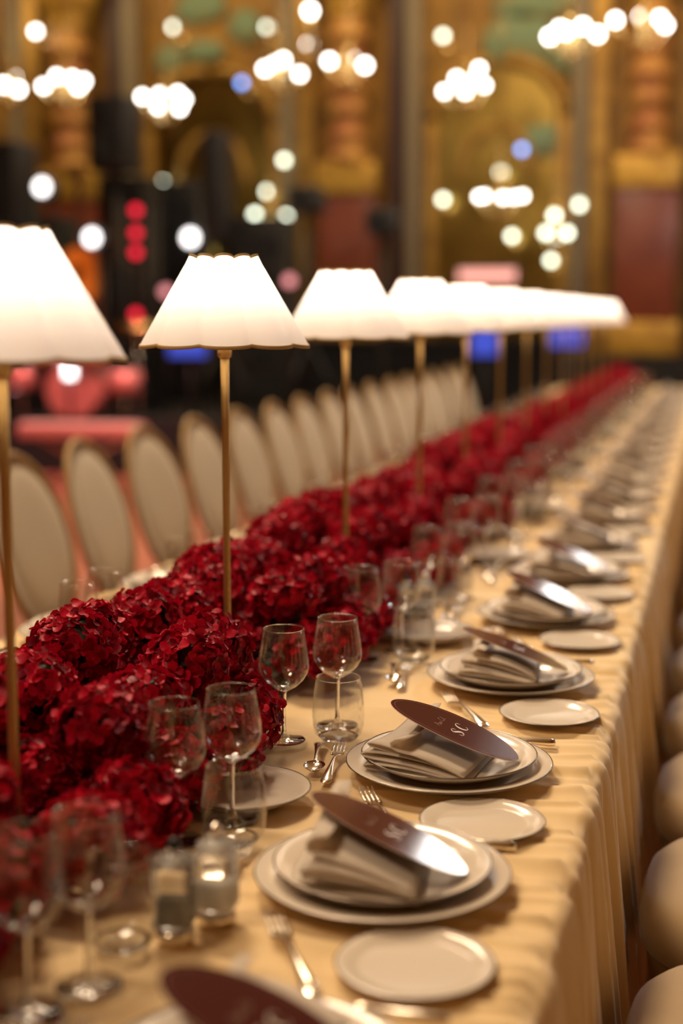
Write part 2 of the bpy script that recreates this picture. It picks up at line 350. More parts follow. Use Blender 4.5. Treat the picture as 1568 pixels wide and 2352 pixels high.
# drum kit under pink light
p = at_y(185, 900, 12.2)
t = thing('drum_kit', 'drum kit glowing pink under the stage light', 'drum kit', (p.x, 12.2, .5))
lathe('bass_drum', [(.24, -.2), (.26, -.2), (.26, .2), (.24, .2)], 'pink_shell', t, 32, loc=(0, 0, .27), rot=(PI / 2, 0, 0))
for dx, dz in ((-.24, .62), (.16, .60), (-.52, .38), (.50, .35)):
    o = lathe('tom_drum', [(.15, 0), (.16, 0), (.16, .2), (.15, .2)], 'pink_shell', t, 24, loc=(dx, -.15, dz - .1))
    lathe('drum_head', [(1e-4, .205), (.155, .205), (.165, .2)], 'skin_drum', o, 24)
    tube('drum_stand', [(dx, -.15, 0), (dx, -.15, dz - .1)], .012, 'silver', t)
for dx, dz in ((-.75, .80), (.62, .86)):
    lathe('cymbal', [(1e-4, .04), (.05, .025), (.22, 0), (.05, .02)], 'gilt', t, 28, loc=(dx, -.1, dz), rot=(.25, 0, 0))
    tube('cymbal_stand', [(dx, -.1, 0), (dx, -.1, dz + .03)], .012, 'silver', t)
# keyboard on stand, in front of the stage
p = at_y(190, 990, 11.0); t = thing('keyboard', 'pink-lit electronic keyboard on a crossed stand below the drums', 'keyboard', (p.x, 11.0, 0), .12)
box('keyboard_body', (0, 0, p.z), (1.05, .32, .11), 'pink_shell', t, .02)
v, f = [], []
for k in range(36): box_data(v, f, (-.49 + k * .028, -.06, p.z + .065), (.025, .15, .02))
o = py('keys', v, f, 'skin_drum', t, smooth=False); o['kind'] = 'stuff'
for s in (-1, 1): tube('stand_leg', [(-.4 * s, s * .02, .01), (.4 * s, s * .02, p.z - .05)], .018, 'silver', t)
# vertical white light tube
p = at_y(160, 850, 12.0); q = at_y(160, 830, 12.0)
t = thing('light_tube', 'short upright white light tube beside the first lamp shade', 'light tube', (p.x, 12.0, .5))
tube('tube', [(0, 0, p.z - .5 - .07), (0, 0, p.z - .5 + .09)], .05, 'par_white', t, 16)
tube('stand', [(0, 0, 0), (0, 0, p.z - .5 - .07)], .018, 'black_plastic', t)
for px, yy, lab in ((78, 872, 'small pink stage light above the pale one'), (40, 885, 'small pink stage light at the far left'), (78, 822, 'small pink light right under the first lampshade'), (668, 645, 'single pink stage light beside the third lampshade'), (385, 670, 'dim pink light behind the second lampshade')):
    ly_ = 12.9 if yy == 822 else 12.5; p = at_y(px, yy, ly_); t = thing('stage_light', lab, 'stage light', (p.x, ly_, .5))
    sphere('lamp', (0, -.05, p.z - .5), .05, 'led_pink', t); tube('stand', [(0, 0, 0), (0, 0, p.z - .5)], .015, 'black_plastic', t)
    lathe('housing', [(.03, -.06), (.065, 0), (.065, .05)], 'black_plastic', t, 16, loc=(0, .02, p.z - .5), rot=(PI / 2, 0, 0))
for px, yy, ww, hh, mm, lab in ((430, 802, 95, 36, 'led_blue', 'blue glowing light bar below the second lampshade'), (1112, 785, 58, 62, 'led_blue', 'blue glowing light box beside the fifth lamp pole'),
                            (1302, 772, 72, 48, 'led_blue', 'blue glowing light box farthest right'), (1118, 632, 130, 26, 'led_peach', 'peach glowing light bar above the far lampshades')):
    ly_ = 12.15 if px == 430 else (15.0 if px != 1118 else 15.6); p = at_y(px, yy, ly_); t = thing('light_box', lab, 'light', (p.x, ly_, .5 if p.x < -3.8 else 0)); k = ly_ / 3267; p.z -= t.location.z
    box('housing', (0, .06, p.z), (ww * k + .06, .1, hh * k + .06), 'black_plastic', t, .01)
    box('light_panel', (0, 0, p.z), (ww * k, .02, hh * k), mm, t)
    tube('post', [(0, .06, 0), (0, .06, p.z)], .02, 'black_plastic', t)

# ------------------------------------------------------------------ mirror reflections of chandeliers, built as hanging and wall lamps
def chandelier(bulbs, y, m, label, r=.055):  # stands a cluster of mirror reflections up as a lit chandelier
    P = [at_y(px, yy, y) for px, yy in bulbs]; c = sum(P, Vector()) / len(P); c.y = y
    R = max(max(abs(p.x - c.x) for p in P), .12) * 1.05
    t = thing('chandelier', label, 'chandelier', (c.x, y, c.z), 0, 'chandelier reflections high in the hall')
    lathe('hub', [(1e-3, -.30), (.03, -.27), (.05, -.2), (.02, -.1), (.07, 0), (.03, .12), (.015, .3)], 'gilt', t, 16)
    tube('rod', [(0, 0, .28), (0, 0, ZC - c.z)], .012, 'gilt', t)
    for i, p in enumerate(P):
        dx = p.x - c.x; dy = math.sqrt(max(R * R - dx * dx, 0)) * (1 if i % 2 else -1)
        k = (y + dy) / y; q = Vector((p.x * k - c.x, dy, (p.z - 1.444) * k + 1.444 - c.z))
        ar = tube('arm', [(0, 0, -.12), (q.x * .5, q.y * .5, -.2 + q.z * .3), (q.x, q.y, q.z - r)], .01, 'gilt', t)
        sphere('bulb', q, r * .68, m, t)
def mirror_lamp(px, yy, m, label, y=YW - .30, r=.06):  # stands a single mirror reflection up as a lamp on the wall
    p = at_y(px, yy, y); t = thing('reflected_lamp', label, 'reflected lamp', (p.x, YW - .02, p.z), 0, 'round lamp reflections along the back wall')
    sphere('globe', (0, y - YW + .02, 0), r, m, t)
    tube('bracket', [(0, 0, -.1), (0, (y - YW) * .6, -.14), (0, y - YW + .02, -r)], .012, 'gilt', t)
    lathe('back_plate', [(1e-4, .02), (.05, .015), (.06, 0)], 'gilt', t, 16, loc=(0, 0, -.1), rot=(PI / 2, 0, 0))
CH = [([(8, 195), (30, 178), (42, 205)], 14, 'bulb_white', 'white-lit reflected chandelier cut by the left edge of the view', .06),
 ([(100, 198), (130, 176), (165, 180), (192, 186), (180, 200)], 14, 'bulb_white', 'white-lit reflected chandelier in the upper left corner', .055),
 ([(327, 222), (367, 218), (408, 215), (363, 245), (412, 248), (422, 228)], 14.5, 'bulb_white', 'white-lit reflected chandelier directly above the black column loudspeaker', .055),
 ([(608, 158), (630, 148), (650, 138), (648, 165), (688, 170)], 14, 'bulb_white', 'bright reflected chandelier at the top centre, left of its twin', .055),
 ([(756, 140), (808, 136), (838, 150)], 14, 'bulb_white', 'bright reflected chandelier at the top centre before the column capital', .06),
 ([(1048, 180), (1094, 178), (1100, 158), (1020, 210), (1068, 210), (1112, 196)], 14.5, 'bulb_white', 'reflected chandelier hanging left in the right-hand arch', .05),
 ([(1262, 84), (1285, 66), (1300, 72), (1338, 60), (1372, 78)], 14, 'bulb_white', 'white-lit reflected chandelier at upper right, left of the column', .06),
 ([(1413, 46), (1472, 38), (1515, 42), (1528, 58)], 14, 'bulb_white', 'white-lit reflected chandelier in the upper right corner', .055),
 ([(1100, 452), (1113, 450), (1155, 454), (1180, 453), (1200, 450)], 16, 'bulb_white', 'low wide reflected chandelier inside the right-hand arch', .045),
 ([(1273, 495), (1253, 535), (1302, 535), (1276, 546)], 16, 'bulb_soft', 'pale green-lit reflected chandelier above the far lampshades', .06),
 ([(585, 492), (622, 500), (657, 497), (610, 520)], 16, 'bulb_soft', 'pale reflected chandelier above the gap between second and third lampshade', .06),
 ([(380, 475), (400, 476), (448, 507)], 16, 'bulb_soft', 'pale reflected chandelier beside the red lights', .06),
 ([(712, 25), (710, 103)], 13.5, 'bulb_white', 'reflected chandelier of two stacked lights at the top centre', .065)]
for bl, y, m_, lab, r in CH: chandelier(bl, y, m_, lab, r)
for px, yy, m_, lab in ((82, 72, 'bulb_white', 'single bright reflected lamp in the upper left corner'), (398, 62, 'bulb_soft', 'single pale reflected lamp near the top left of centre'),
   (613, 62, 'bulb_soft', 'single pale reflected lamp near the top centre'), (1017, 82, 'bulb_soft', 'single pale reflected lamp at the top right of centre'), (555, 190, 'bulb_blue', 'blue reflected lamp near the top centre'),
   (1198, 343, 'bulb_blue', 'blue reflected lamp in the right-hand arch'), (652, 368, 'bulb_soft', 'pale reflected lamp left of the red marble column'), (613, 440, 'bulb_soft', 'pale reflected lamp low beside the equipment rack'),
   (373, 420, 'bulb_soft', 'pale reflected lamp above the pale chandelier near the red lights'), (622, 592, 'bulb_soft', 'pale reflected lamp right of the second lampshade top'), (455, 578, 'bulb_soft', 'pale reflected lamp touching the second lampshade top'),
   (1017, 458, 'bulb_soft', 'pale reflected lamp right of the stone strip'), (1150, 395, 'bulb_soft', 'pale reflected lamp above the low wide chandelier'), (1330, 470, 'bulb_soft', 'pale reflected lamp rightmost in the arch'),
   (1265, 598, 'bulb_soft', 'dim green reflected lamp just above the far lampshades'), (1175, 542, 'bulb_soft', 'dim yellow reflected lamp in the arch centre')):
    mirror_lamp(px, yy, m_, lab, r=.042)
# great chandeliers above the view, which light the tables
for k, (gx, gy, gz) in enumerate(((-2.7, 12.4, 5.0), (-2.7, 7.3, 5.0), (1.15, 12.0, 3.75))):
    t = thing('great_chandelier', ['great chandelier over the far table end, above the view', 'great chandelier over the table middle, above the view', 'unseen globe chandelier added to put glare on the menu cards'][k], 'chandelier', (gx, gy, gz))  # the globe one is added off view to throw glare on the cards
    tube('rod', [(0, 0, .2), (0, 0, ZC - gz)], .02, 'gilt', t)
    lathe('hub', [(1e-3, -.5), (.1, -.4), (.05, -.2), (.16, 0), (.05, .3)], 'gilt', t, 20)
    for q in range(10):
        an = q * PI / 5; rg = .40 if k == 2 else .55; x, y = rg * math.cos(an), rg * math.sin(an)
        tube('arm', [(0, 0, -.2), (x * .5, y * .5, -.3), (x, y, -.07)], .014, 'gilt', t)
        sphere('bulb', (x, y, 0), .11 if k == 2 else .075, 'bulb_glare' if k == 2 else 'bulb_white', t)

# ------------------------------------------------------------------ table
Y0, Y1 = 0.62, 14.3; XE0, XE1 = -1.505, -0.150
random.seed(4)
def fold(y, seed=0):
    return math.sin(y * 31 + 1.7 * math.sin(y * 3.1 + seed)) * .5 + math.sin(y * 57 + 2.3 * math.sin(y * 2.3 + 1 + seed)) * .32 + math.sin(y * 103 + 2 * math.sin(y * 5 + seed)) * .18
RIDGES = []; _r = random.Random(77); y = .4                 # single creases running across the table: y, slope, height, width, start and end in x
while y < 14.4:
    a = _r.uniform(-1.7, -.25) if _r.random() < .6 else -.40 + _r.uniform(-.2, .15)
    RIDGES.append((y, _r.uniform(-.07, .07), _r.uniform(.35, 1.0), _r.uniform(.006, .015), a, a + _r.uniform(.3, 1.2) if a < -.7 else 1.0, _r.uniform(-.1, .1)))
    y += _r.uniform(.016, .046)
def crease(x, y):
    h = 0.0
    for k in range(bisect.bisect(RY, y - .22), bisect.bisect(RY, y + .22)):
        ry, sl, hh, wd, x0, x1, cv = RIDGES[k]
        d = y - (ry + sl * (x + .5) + cv * (x + .5) ** 2)
        if abs(d) > 3 * wd: continue
        e = min(max((x - x0) / .12, 0), 1) * min(max((x1 - x) / .12, 0), 1)
        if e > 0: h = max(h, hh * e * math.exp(-(d / wd) ** 2))
    return h
RY = [r[0] for r in RIDGES]
ys = []; y = Y0
while y < Y1: ys.append(y); y += .0042 if y < 4.0 else (.010 if y < 7 else .03)
ys.append(Y1)
xs = []
R_ = .022
def cross(side):                                  # from table middle outward: list of (x, z, top weight, drop)
    e = XE1 if side > 0 else XE0; mid = -.8275; out = []
    n = 26
    for k in range(n + 1):
        t_ = k / n; out.append((mid + (e - side * R_ - mid) * t_, 0.0, t_, 0.0))
    for k in range(1, 6):
        a = k / 5 * PI / 2; out.append((e - side * R_ + side * R_ * math.sin(a), -R_ + R_ * math.cos(a), 1.0, .001 + .02 * k / 5))
    for k in range(1, 27):
        d = (k / 26) ** 1.25 * (TZ - R_ - .012); out.append((e + side * d * .045, -R_ - d, 1.0, d + .02))
    return out
left = cross(-1); right = cross(1)
prof = list(reversed(left)) + right[1:]
verts = []; faces = []
for y in ys:
    for j, (x, z, tw, dr) in enumerate(prof):
        side = 1 if x > -.8275 else -1
        dd = min(dr / .5, 1.0)
        yy = y + .02 * math.sin(x * 9 + y * 2.1) * (1 - dd) + .012 * math.sin(dr * 6 + y * 3)
        s = fold(yy, side * 2.0); sh = abs(s) ** .75 * (1 if s > 0 else -1)
        if dr == 0:
            fine = .0024 * math.sin(yy * 74 + 2.5 * math.sin(yy * 7 + x * 3)) * (.5 + .5 * math.sin(x * 5 + yy * 11))
            cr = crease(x, y) if y < 8 else .3
            amp = .0022 + .0055 * max(0, (tw - .72) / .28) ** 1.5
            edge_up = .006 * max(0, (tw - .80) / .20)
            verts.append((x, y, TZ - .0080 + amp * sh * .8 + fine * .5 + cr * (.0072 + edge_up)))
            continue
            amp = .0058 + .0085 * max(0, (tw - .68) / .32) ** 1.5
            verts.append((x, y, TZ - .0075 + amp * sh * .85 + fine))
        else:
            am = .008 + .034 * dd ** .8
            wy = .010 * dd * math.sin(y * 44 + s * 3)
            cr = crease(x + .0 * dr, y + .03 * math.sin(dr * 5)) if (y < 8 and side > 0) else .3
            off = side * am * (sh * .8 + .25 + .55 * (cr - .3))
            zz = TZ + z - .0075 + (.010 * sh if dr < .03 else .010 * sh * max(0, 1 - dr * 6))
            verts.append((x + off * (1 if dr > .03 else dr / .03), y + wy, zz))
W = len(prof)
for i in range(len(ys) - 1):
    for j in range(W - 1):
        a = i * W + j; faces.append((a, a + 1, a + W + 1, a + W))
cl = py('tablecloth', verts, faces, 'cloth'); tag(cl, 'long cream tablecloth falling in folds to the floor', 'tablecloth')
v, f = [], []
for k in range(121):                                # far end drop belongs to the same cloth
    x = XE0 + (XE1 - XE0) * k / 120; yv = Y1 + .03 * math.sin(k * .8); v += [(x, Y1, TZ - .004), (x, yv + .02, .4), (x, yv + .05, .015)]
for k in range(120): f += [(3 * k, 3 * k + 3, 3 * k + 4, 3 * k + 1), (3 * k + 1, 3 * k + 4, 3 * k + 5, 3 * k + 2)]
py('end_drop', v, f, 'cloth', cl)
tb = thing('banquet_table', 'very long banquet table hidden under the cream cloth', 'table', (-.8275, 7.5, 0))
box('tabletop', (0, -.05, TZ - .045), (1.28, 13.4, .04), 'dark_wood', tb)
for yy in (-6.4, -2.2, 2.2, 6.4):
    for s in (-.55, .55): tube('leg', [(s, yy, 0), (s, yy, TZ - .06)], .025, 'dark_wood', tb)

# ------------------------------------------------------------------ tableware prototypes (built at the origin, z = 0 on the table)
G = 'place settings along the table'
def plate(name, prof, rim_r, rim_z, label, group):
    t = thing(name, label, 'plate', (0, 0, 0), 0, group)
    lathe('dish', prof, 'porcelain', t, 64)
    lathe('rim_band', [(rim_r - .0012, rim_z + .0002), (rim_r, rim_z + .0014), (rim_r + .0012, rim_z), (rim_r, rim_z - .0008)], 'platinum', t, 64, closed=True)
    return t
charger = plate('charger_plate', [(1e-4, .0035), (.085, .003), (.09, 0), (.094, 0), (.098, .004), (.118, .009), (.1555, .0185), (.1575, .0205), (.1555, .0215), (.118, .0125), (.103, .0075), (.09, .0062), (1e-4, .0062)], .1572, .0205, '', 'charger plates')
dinner = plate('dinner_plate', [(1e-4, .003), (.072, .003), (.077, 0), (.081, 0), (.085, .004), (.108, .012), (.131, .0245), (.134, .027), (.132, .0278), (.108, .0158), (.090, .008), (.078, .006), (1e-4, .0058)], .1335, .0272, '', 'dinner plates')
bread = plate('bread_plate', [(1e-4, .002), (.050, .002), (.054, 0), (.057, 0), (.060, .002), (.074, .0050), (.0845, .0080), (.086, .0092), (.084, .0100), (.074, .0074), (.0645, .0054), (.0625, .0046), (.061, .0045), (1e-4, .0045)], .0858, .0092, '', 'bread plates')
centre_plate = plate('side_plate', [(1e-4, .003), (.055, .003), (.06, 0), (.064, 0), (.068, .004), (.085, .011), (.0975, .0175), (.099, .019), (.097, .0197), (.084, .0142), (.068, .0075), (.055, .006), (1e-4, .006)], .0985, .019, '', 'side plates')
# wine glass
def wine_glass():
    t = thing('wine_glass', '', 'wine glass', (0, 0, 0), 0, 'wine glasses')
    th = .0011
    out = [(.0045, .083), (.010, .0855), (.022, .0925), (.034, .104), (.0402, .115), (.0422, .125), (.0416, .136), (.0392, .153), (.0358, .173), (.0336, .188)]
    inn = [(r - th, z) for r, z in reversed(out[2:])] + [(.010, .0895), (1e-4, .0885)]
    lathe('bowl', out + [(.0331, .1885)] + inn, 'glass', t, 48)
    lathe('stem', [(.0050, .0845), (.0042, .078), (.0034, .06), (.0033, .03), (.0042, .014), (.009, .006)], 'solid_glass', t, 24)
    lathe('foot', [(1e-4, 0), (.0345, 0), (.0355, .0012), (.0335, .0022), (.018, .0038), (.009, .0062), (1e-4, .0075)], 'solid_glass', t, 40)
    lathe('rim', [(.0328, .1880), (.0334, .1874), (.0340, .1880), (.0334, .1888)], 'solid_glass', t, 48, closed=True)
    return t
wg = wine_glass()
def tumbler_():
    t = thing('stemless_glass', '', 'glass', (0, 0, 0), 0, 'stemless glasses'); th = .0012
    out = [(.022, 0.0005), (.030, .004), (.0385, .014), (.0425, .028), (.0440, .044), (.0430, .064), (.0402, .086), (.0368, .107)]
    inn = [(r - th, z) for r, z in reversed(out[3:])] + [(.0365, .017), (.028, .0095), (1e-4, .0075)]
    lathe('cup', out + [(.0362, .1076)] + inn, 'glass', t, 48)
    lathe('thick_base', [(1e-4, 0.0), (.021, 0), (.0285, .0035), (.033, .009), (.026, .0085), (1e-4, .0066)], 'solid_glass', t, 40)
    lathe('rim', [(.0358, .1070), (.0365, .1063), (.0371, .1070), (.0365, .1078)], 'solid_glass', t, 48, closed=True)
    return t
tum = tumbler_()
# cutlery: strips along +x, tip at +x end, z resting on 0
def strip_mesh(name, stations, m, parent, th=.0016):
    v, f = [], []                                 # stations: (x, halfwidth, z)
    for x, h, z in stations:
        v += [(x, -h, z), (x, 0, z + th * .35), (x, h, z), (x, h * .8, z + th), (x, 0, z + th * 1.5), (x, -h * .8, z + th)]
    for k in range(len(stations) - 1):
        for i in range(6):
            i2 = (i + 1) % 6; f.append((k * 6 + i, k * 6 + i2, k * 6 + 6 + i2, k * 6 + 6 + i))
    f.append((5, 4, 3, 2, 1, 0)); b = (len(stations) - 1) * 6; f.append(tuple(b + i for i in range(6)))
    return py(name, v, f, m, parent)
HND = [(-.100, .0055, .001), (-.096, .0100, .002), (-.085, .0105, .004), (-.06, .0075, .007), (-.02, .0042, .009), (.01, .0032, .010), (.03, .0034, .008)]
def fork_(label=''):
    t = thing('fork', label, 'fork', (0, 0, 0), 0, 'forks'); strip_mesh('handle', HND + [(.040, .0055, .006), (.048, .0110, .004), (.056, .0125, .0035)], 'silver', t)
    for q in range(4):
        yq = -.0098 + q * .00653
        v, f = [], []
        st_ = [(.054, .0021, .0035), (.070, .0018, .004), (.088, .0016, .0075), (.100, .0009, .012)]
        for x, h, z in st_: v += [(x, yq - h, z), (x, yq + h, z), (x, yq + h, z + .0018), (x, yq - h, z + .0018)]
        for k in range(3):
            for i in range(4): f.append((k * 4 + i, k * 4 + (i + 1) % 4, k * 4 + 4 + (i + 1) % 4, k * 4 + 4 + i))
        f += [(3, 2, 1, 0), (12, 13, 14, 15)]
        py('tine', v, f, 'silver', t)
    return t
def spoon_(label=''):
    t = thing('spoon', label, 'spoon', (0, 0, 0), 0, 'spoons'); strip_mesh('handle', HND + [(.045, .005, .006)], 'silver', t)
    v, f = [], []; nr, na = 6, 28                      # hollow bowl with thickness
    for lay, th in ((0, 0), (1, .0012)):
        for i in range(nr + 1):
            r = i / nr
            for k in range(na):
                a = 2 * PI * k / na; wv = .0195 * (1 - .16 * math.cos(a)); v.append((.068 + r * .029 * math.cos(a), r * wv * math.sin(a), .0005 + .009 * r * r + th))
    n1 = (nr + 1) * na
    for lay in (0, 1):
        for i in range(nr):
            for k in range(na):
                k2 = (k + 1) % na; q = (lay * n1 + i * na + k, lay * n1 + i * na + k2, lay * n1 + (i + 1) * na + k2, lay * n1 + (i + 1) * na + k); f.append(q if lay else q[::-1])
    for k in range(na): k2 = (k + 1) % na; f.append((nr * na + k, nr * na + k2, n1 + nr * na + k2, n1 + nr * na + k))
    py('bowl', v, f, 'silver', t); return t
def knife_(label=''):
    t = thing('table_knife', label, 'knife', (0, 0, 0), 0, 'knives')
    lathe('handle', [(1e-4, -.1), (.0060, -.098), (.0075, -.09), (.0055, -.05), (.005, -.02), (.0065, -.012), (.006, -.006), (.004, 0)], 'silver', t, 16, loc=(0, 0, .0075), rot=(0, PI / 2, 0), sx=.9)
    strip_mesh('blade', [(-.002, .005, .004), (.01, .0085, .003), (.06, .0105, .002), (.095, .0085, .002), (.108, .003, .002)], 'silver', t, .0014)
    return t
fk, sp, kn = fork_(), spoon_(), knife_()
# folded napkin: one sheet pleated to a fan in cross-section (x,z), running along y
def napkin_mesh(seed, open_=1.0):
    rnd = random.Random(seed)
    path = []; L = .190; nf = 4
    px0, pz0 = .085, .002
    for k in range(nf):
        a0 = math.radians((2, 7.5, 12.5, 17.5)[k] * open_); a1 = math.radians((5.5, 10.5, 15.5, 27)[k] * open_); l = L - .006 * k - rnd.random() * .030
        b = .004 + .004 * rnd.random() + (.006 if k == 3 else 0)
        for q in range(9):                             # outward
            t_ = .10 + .90 * q / 8; r = l * t_; bump = b * math.sin(t_ * PI) * (1 if k % 2 else .6)
            path.append((px0 - r * math.cos(a0), pz0 + r * math.sin(a0) + bump))
        ra = l * 1.02; am = (a0 + a1) / 2
        path.append((px0 - ra * math.cos(am), pz0 + ra * math.sin(am)))
        for q in range(8):
            t_ = 1 - .90 * q / 7; r = l * t_; bump = b * math.sin(t_ * PI)
            path.append((px0 - r * math.cos(a1), pz0 + r * math.sin(a1) + bump + .001))
    path = path[:-6]
    # smooth
    for _ in range(2): path = [path[0]] + [tuple((path[i - 1][c] + 2 * path[i][c] + path[i + 1][c]) / 4 for c in (0, 1)) for i in range(1, len(path) - 1)] + [path[-1]]
    v, f = [], []; ny = 9; n = len(path)
    nrm = []
    for i in range(n):
        a = path[max(i - 1, 0)]; b = path[min(i + 1, n - 1)]; dx, dz = b[0] - a[0], b[1] - a[1]; l = math.hypot(dx, dz) or 1
        nrm.append((-dz / l, dx / l))
    th = .0010
    for sgn in (1, -1):
        for j in range(ny):
            t_ = j / (ny - 1); yy = -.086 + .186 * t_
            for i, (x, z) in enumerate(path):
                sc = 1 + .05 * math.sin(t_ * 3 + i * .05); u = i / n
                X_ = px0 + (x - px0) * sc + nrm[i][0] * th * sgn; Z_ = max(.0012, pz0 + (z - pz0) * (1 + .06 * t_ + .10 * math.sin(t_ * 5 + seed)) + nrm[i][1] * th * sgn)
                lim = .0585 + .364 * (.02 - X_) - .009 + (.012 if t_ > .92 else 0)
                v.append((X_, yy + .012 * math.sin(i * .13 + seed), min(Z_, lim)))
    m_ = ny * n
    for j in range(ny - 1):
        for i in range(n - 1):
            a = j * n + i; f.append((a, a + 1, a + n + 1, a + n)); a += m_; f.append((a + n, a + n + 1, a + 1, a))
    for i in range(n - 1):
        f.append((i + 1, i, m_ + i, m_ + i + 1)); a = (ny - 1) * n + i; f.append((a, a + 1, m_ + a + 1, m_ + a))
    for j in range(ny - 1):
        a = j * n; f.append((a, a + n, m_ + a + n, m_ + a)); a += n - 1; f.append((a + n, a, m_ + a, m_ + a + n))
    me = bpy.data.meshes.new('napkin'); me.from_pydata(v, [], f); me.polygons.foreach_set('use_smooth', [True] * len(me.polygons)); me.materials.append(M['napkin']); return me
NAPM = [napkin_mesh(s, o) for s, o in ((1, 1.0), (5, 1.08), (9, .92))]
def napkin(i, loc, rz, label):
    o = bpy.data.objects.new('napkin', NAPM[i % 3]); COL.objects.link(o); o.location = loc; o.rotation_euler = (0, 0, rz)
    return tag(o, label, 'napkin', 'napkins on the dinner plates')
# oval menu card, long axis along local x (top of the card at -x), thickness along z
CL, CW = .106, .053
def card_():
    t = thing('menu_card', '', 'menu card', (0, 0, 0), 0, 'oval menu cards')
    n = 72; pts = [(CL * math.cos(2 * PI * k / n), CW * math.sin(2 * PI * k / n)) for k in range(n)]
    def bend(x): return -.0035 * (x / CL) ** 2
    v, f = [], []; rings = 8
    for z0, top in ((.0004, 1), (-.0004, 0)):
        for j in range(rings + 1):
            for x, y in pts: r = j / rings; v.append((x * r, y * r, z0 + bend(x * r)))
    m_ = (rings + 1) * n
    for lay in (0, 1):
        for j in range(rings):
            for k in range(n):
                k2 = (k + 1) % n; q = (lay * m_ + j * n + k, lay * m_ + (j + 1) * n + k, lay * m_ + (j + 1) * n + k2, lay * m_ + j * n + k2); f.append(q if not lay else q[::-1])
    py('card', v, f, 'burgundy', t)
    v, f = [], []
    for k in range(n):
        x, y = pts[k]; v += [(x * 1.0, y * 1.0, .0005 + bend(x)), (x * 1.004, y * 1.006, .0001 + bend(x)), (x, y, -.0006 + bend(x))]
    for k in range(n):
        k2 = (k + 1) % n
        for q in range(2): f.append((k * 3 + q, k * 3 + q + 1, k2 * 3 + q + 1, k2 * 3 + q))
    py('card_edge', v, f, 'card_edge', t)
    def stroke(name, strokes, m):
        v, f = [], []
        for pl in strokes:
            b = len(v); N = len(pl)
            for i, (x, y, wd) in enumerate(pl):
                a = pl[max(i - 1, 0)]; c = pl[min(i + 1, N - 1)]; dx, dy = c[0] - a[0], c[1] - a[1]; l = math.hypot(dx, dy) or 1
                nx, ny = -dy / l * wd / 2, dx / l * wd / 2
                v += [(x + nx, y + ny, .0007 + bend(x)), (x - nx, y - ny, .0007 + bend(x))]
            for i in range(N - 1): f.append((b + 2 * i, b + 2 * i + 1, b + 2 * i + 3, b + 2 * i + 2))
        return py(name, v, f, m, t)
    stroke('border_line', [[((CL - .006) * math.cos(2 * PI * k / 96), (CW - .006) * math.sin(2 * PI * k / 96), .0005) for k in range(97)]], 'ring_print')
    # letters: text x runs along card +y, text up runs along card -x
    def spl(P, n=10):
        out = []
        for i in range(len(P) - 1):
            p0 = P[max(i - 1, 0)]; p1 = P[i]; p2 = P[i + 1]; p3 = P[min(i + 2, len(P) - 1)]
            for k in range(n):
                t_ = k / n; out.append(tuple(.5 * ((2 * p1[c]) + (-p0[c] + p2[c]) * t_ + (2 * p0[c] - 5 * p1[c] + 4 * p2[c] - p3[c]) * t_ ** 2 + (-p0[c] + 3 * p1[c] - 3 * p2[c] + p3[c]) * t_ ** 3) for c in range(3)))
        out.append(P[-1]); return out
    def place(P, ox, oy, sc): return [(-(oy + y * sc), ox + x * sc, w_ * sc) for x, y, w_ in P]
    Sx = spl([(.60, .80, .03), (.48, .95, .04), (.30, .985, .05), (.12, .86, .10), (.12, .70, .16), (.32, .54, .20), (.52, .38, .20), (.60, .20, .15), (.44, .03, .06), (.22, .01, .045), (.06, .18, .03)])
    Cx = spl([(.72, .80, .03), (.60, .95, .045), (.42, .99, .05), (.18, .84, .13), (.06, .52, .20), (.16, .16, .14), (.40, .01, .05), (.60, .05, .045), (.74, .22, .03)])
    ser = [[(.62, .70, .035), (.605, .98, .03)], [(.04, .30, .035), (.045, .02, .03)]]
    serc = [[(.74, .68, .035), (.72, .99, .03)]]
    h = .021
    stroke('monogram', [place(p, -.0195, -.018, h) for p in [Sx] + ser] + [place(p, .0045, -.018, h) for p in [Cx] + serc], 'silver_print')
    sc_ = .0095; rnd = random.Random(3); line = []; x = 0                   # small cursive name, only its rhythm can be read in the photo
    P = [(0, .0, .07), (.35, 1.1, .07), (.7, .0, .07), (.9, .1, .06), (1.0, .5, .06), (.8, .1, .06), (1.15, .05, .06), (1.3, .5, .06), (1.35, .05, .06), (1.6, .1, .06), (1.7, .55, .06), (1.55, .1, .06), (1.95, .15, .06)]
    Q = [(3.0, .9, .07), (2.6, 1.1, .07), (2.3, .5, .07), (2.6, 0, .07), (3.0, .2, .07), (3.1, .0, .05), (3.5, 1.0, .06), (3.4, .1, .06), (3.8, .1, .06)]
    stroke('name_lettering', [place(spl(P, 5), -.0185, .020, sc_), place(spl(Q, 5), -.0185, .020, sc_), place([(.1, .45, .07), (.65, .45, .07)], -.0185, .020, sc_)], 'name_print')
    return t
card = card_()
# mills
def mill_(kind):
    t = thing(kind + '_mill', '', 'mill', (0, 0, 0), 0, kind + ' mills on the cloth')
    box('body', (0, 0, .050), (.044, .044, .072), 'acrylic', t, .006)
    box('contents', (0, 0, .035), (.032, .032, .032), 'peppercorn' if kind == 'pepper' else 'salt', t, .004)
    lathe('base_ring', [(1e-4, 0), (.023, 0), (.023, .010), (.020, .013), (1e-4, .013)], 'silver', t, 24)
    lathe('cap', [(.020, .086), (.022, .089), (.022, .095), (.010, .100), (.008, .105)], 'acrylic', t, 24)
    sphere('knob', (0, 0, .110), .008, 'black_plastic' if kind == 'pepper' else 'silver', t, 16)
    return t
pm, sm_ = mill_('pepper'), mill_('salt')

